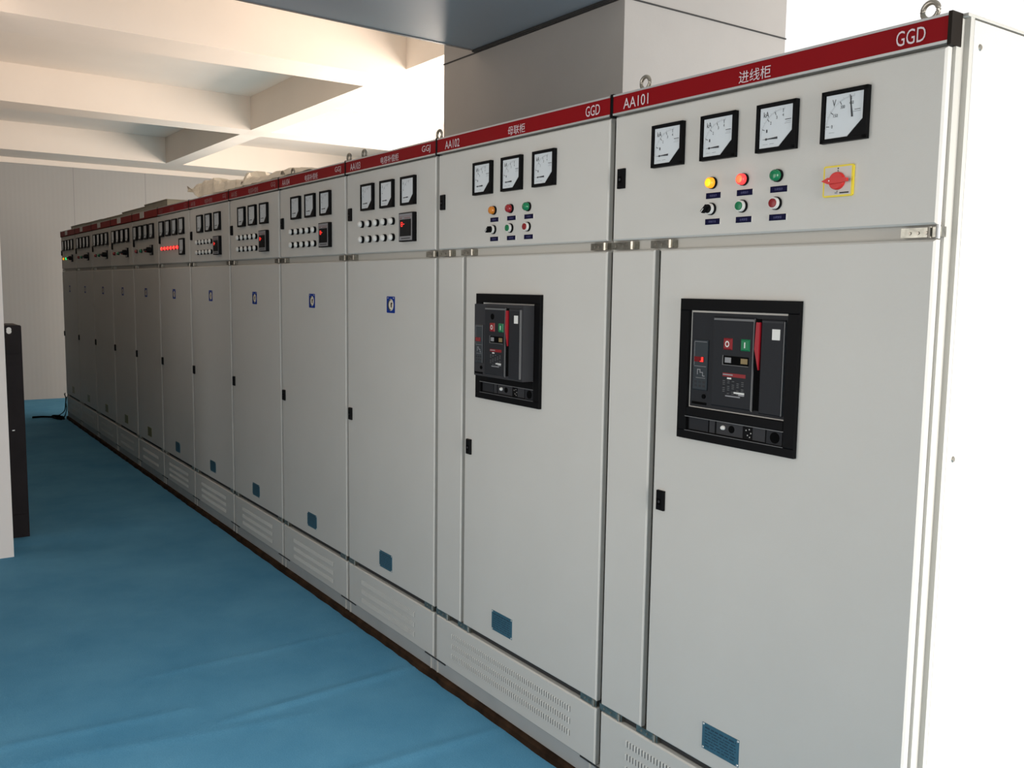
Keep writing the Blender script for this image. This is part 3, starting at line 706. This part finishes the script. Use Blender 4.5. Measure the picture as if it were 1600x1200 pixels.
# timber/rust strip under the row
s = MB(); n = 170
x0, x1 = -10.22, .04
rnd = random.Random(5); vs = []
for i in range(n+1):
    x = x0+(x1-x0)*i/n; a = rnd.uniform(-.0035, .0035); b = rnd.uniform(-.002, .0005)
    vs += [(x, -.012+a, .0), (x, -.010+a, .022+b), (x, -.004+a*.5, .030+b*.3), (x, .06, .030), (x, .06, 0)]
fs = [(i*5+k, (i+1)*5+k, (i+1)*5+(k+1) % 5, i*5+(k+1) % 5) for i in range(n) for k in range(5)]+[(0, 1, 2, 3, 4), tuple(n*5+k for k in (4, 3, 2, 1, 0))]
s.add(vs, fs, WOOD); s.box(x0, x1-.02, .06, .78, 0, .030, WOOD)
tag(build(s, 'base_rail'), 'dark brown weathered rail running on the floor under the cabinet row', 'rail')
# dark bronze locker behind the left wall
lk = bpy.data.objects.new('metal_locker', None); COL.objects.link(lk); lk.location = (-5.27, -1.235, 0)
tag(lk, 'tall narrow dark bronze metal locker behind the white wall edge at left', 'locker')
s = MB(); s.box(-5.47, -5.075, -1.43, -1.034, .0, 1.278, LOCKM); build(s, 'body', lk)
s = MB()
def hexf(z0, z1, hole=False):
    s.box(-5.075, -5.070, -1.425, -1.040, z0, z1, LOCKM)
s.box(-5.075, -5.070, -1.425, -1.042, .150, 1.112, LOCKM); build(s, 'middle_panel', lk)
s = MB(); s.box(-5.075, -5.068, -1.425, -1.040, 1.122, 1.283, LOCKM)
build(s, 'top_panel', lk)
s = MB(); s.box(-5.075, -5.070, -1.425, -1.040, .006, .142, LOCKM); build(s, 'kick_panel', lk)
s = MB()   # keyhole-shaped white plate
pts = [(-1.098+.015*math.cos(t), 1.252+.015*math.sin(t)) for t in [i*math.pi/10 for i in range(-10, 11)]]
kp = []
for k in range(24):
    t = 2*math.pi*k/24; r_ = .0135 if math.sin(t) < .45 else .0135+.012*(math.sin(t)-.45)/.55*(1 if abs(math.cos(t)) < .75 else 0)
    kp.append((-1.1+r_*math.cos(t), 1.246+(.0135*math.sin(t) if math.sin(t) < .45 else r_*math.sin(t))))
s.add([(-5.0675, p[0], p[1]) for p in kp]+[(-5.0665, p[0], p[1]) for p in kp], [tuple(range(24)), tuple(range(47, 23, -1))]+[(k, (k+1) % 24, (k+1) % 24+24, k+24) for k in range(24)], WHT)
build(s, 'keyhole', lk)['label'] = 'pale keyhole-shaped cut-out'
s = MB(); s.box(-5.070, -5.063, -1.105, -1.092, .655, .659, ALU); build(s, 'latch', lk)
# cables at the far end of the row
def smooth(pts, k=8):
    P = [Vector(p) for p in pts]; out = []
    for i in range(len(P)-1):
        a = P[max(i-1, 0)]; b = P[i]; c = P[i+1]; d = P[min(i+2, len(P)-1)]
        for j in range(k):
            t = j/k; out.append(.5*((2*b)+(c-a)*t+(2*a-5*b+4*c-d)*t*t+(3*b-a-3*c+d)*t**3))
    out.append(P[-1]); return out
s = MB(); s.tube(smooth([(-10.42, -.33, .012), (-10.40, -.24, .014), (-10.34, -.17, .016), (-10.30, -.11, .014), (-10.22, -.08, .016), (-10.12, -.05, .014)]), .011, BLKM)
s.tube(smooth([(-10.13, -.05, .03), (-10.24, -.09, .034), (-10.30, -.14, .030), (-10.22, -.13, .016), (-10.10, -.08, .014)]), .010, BLKM)
tag(build(s, 'black_cable'), 'coiled black cable on the floor at the far end of the cabinet row', 'cable')
s = MB(); s.tube(smooth([(-10.20, -.016, .29), (-10.16, -.030, .285), (-10.12, -.026, .25), (-10.17, -.022, .18), (-10.19, -.03, .10), (-10.26, -.06, .05), (-10.36, -.10, .008)]), .006, mat('teal_wire', (.01, .05, .05, 1), .5))
s.tube(smooth([(-10.10, -.020, .26), (-10.13, -.024, .20), (-10.11, -.022, .13), (-10.15, -.03, .06), (-10.18, -.045, .012)]), .006, mat('teal_wire', (.01, .05, .05, 1), .5))
tag(build(s, 'thin_wires'), 'thin dark teal wires hanging down the front of the far end cabinet', 'wire')
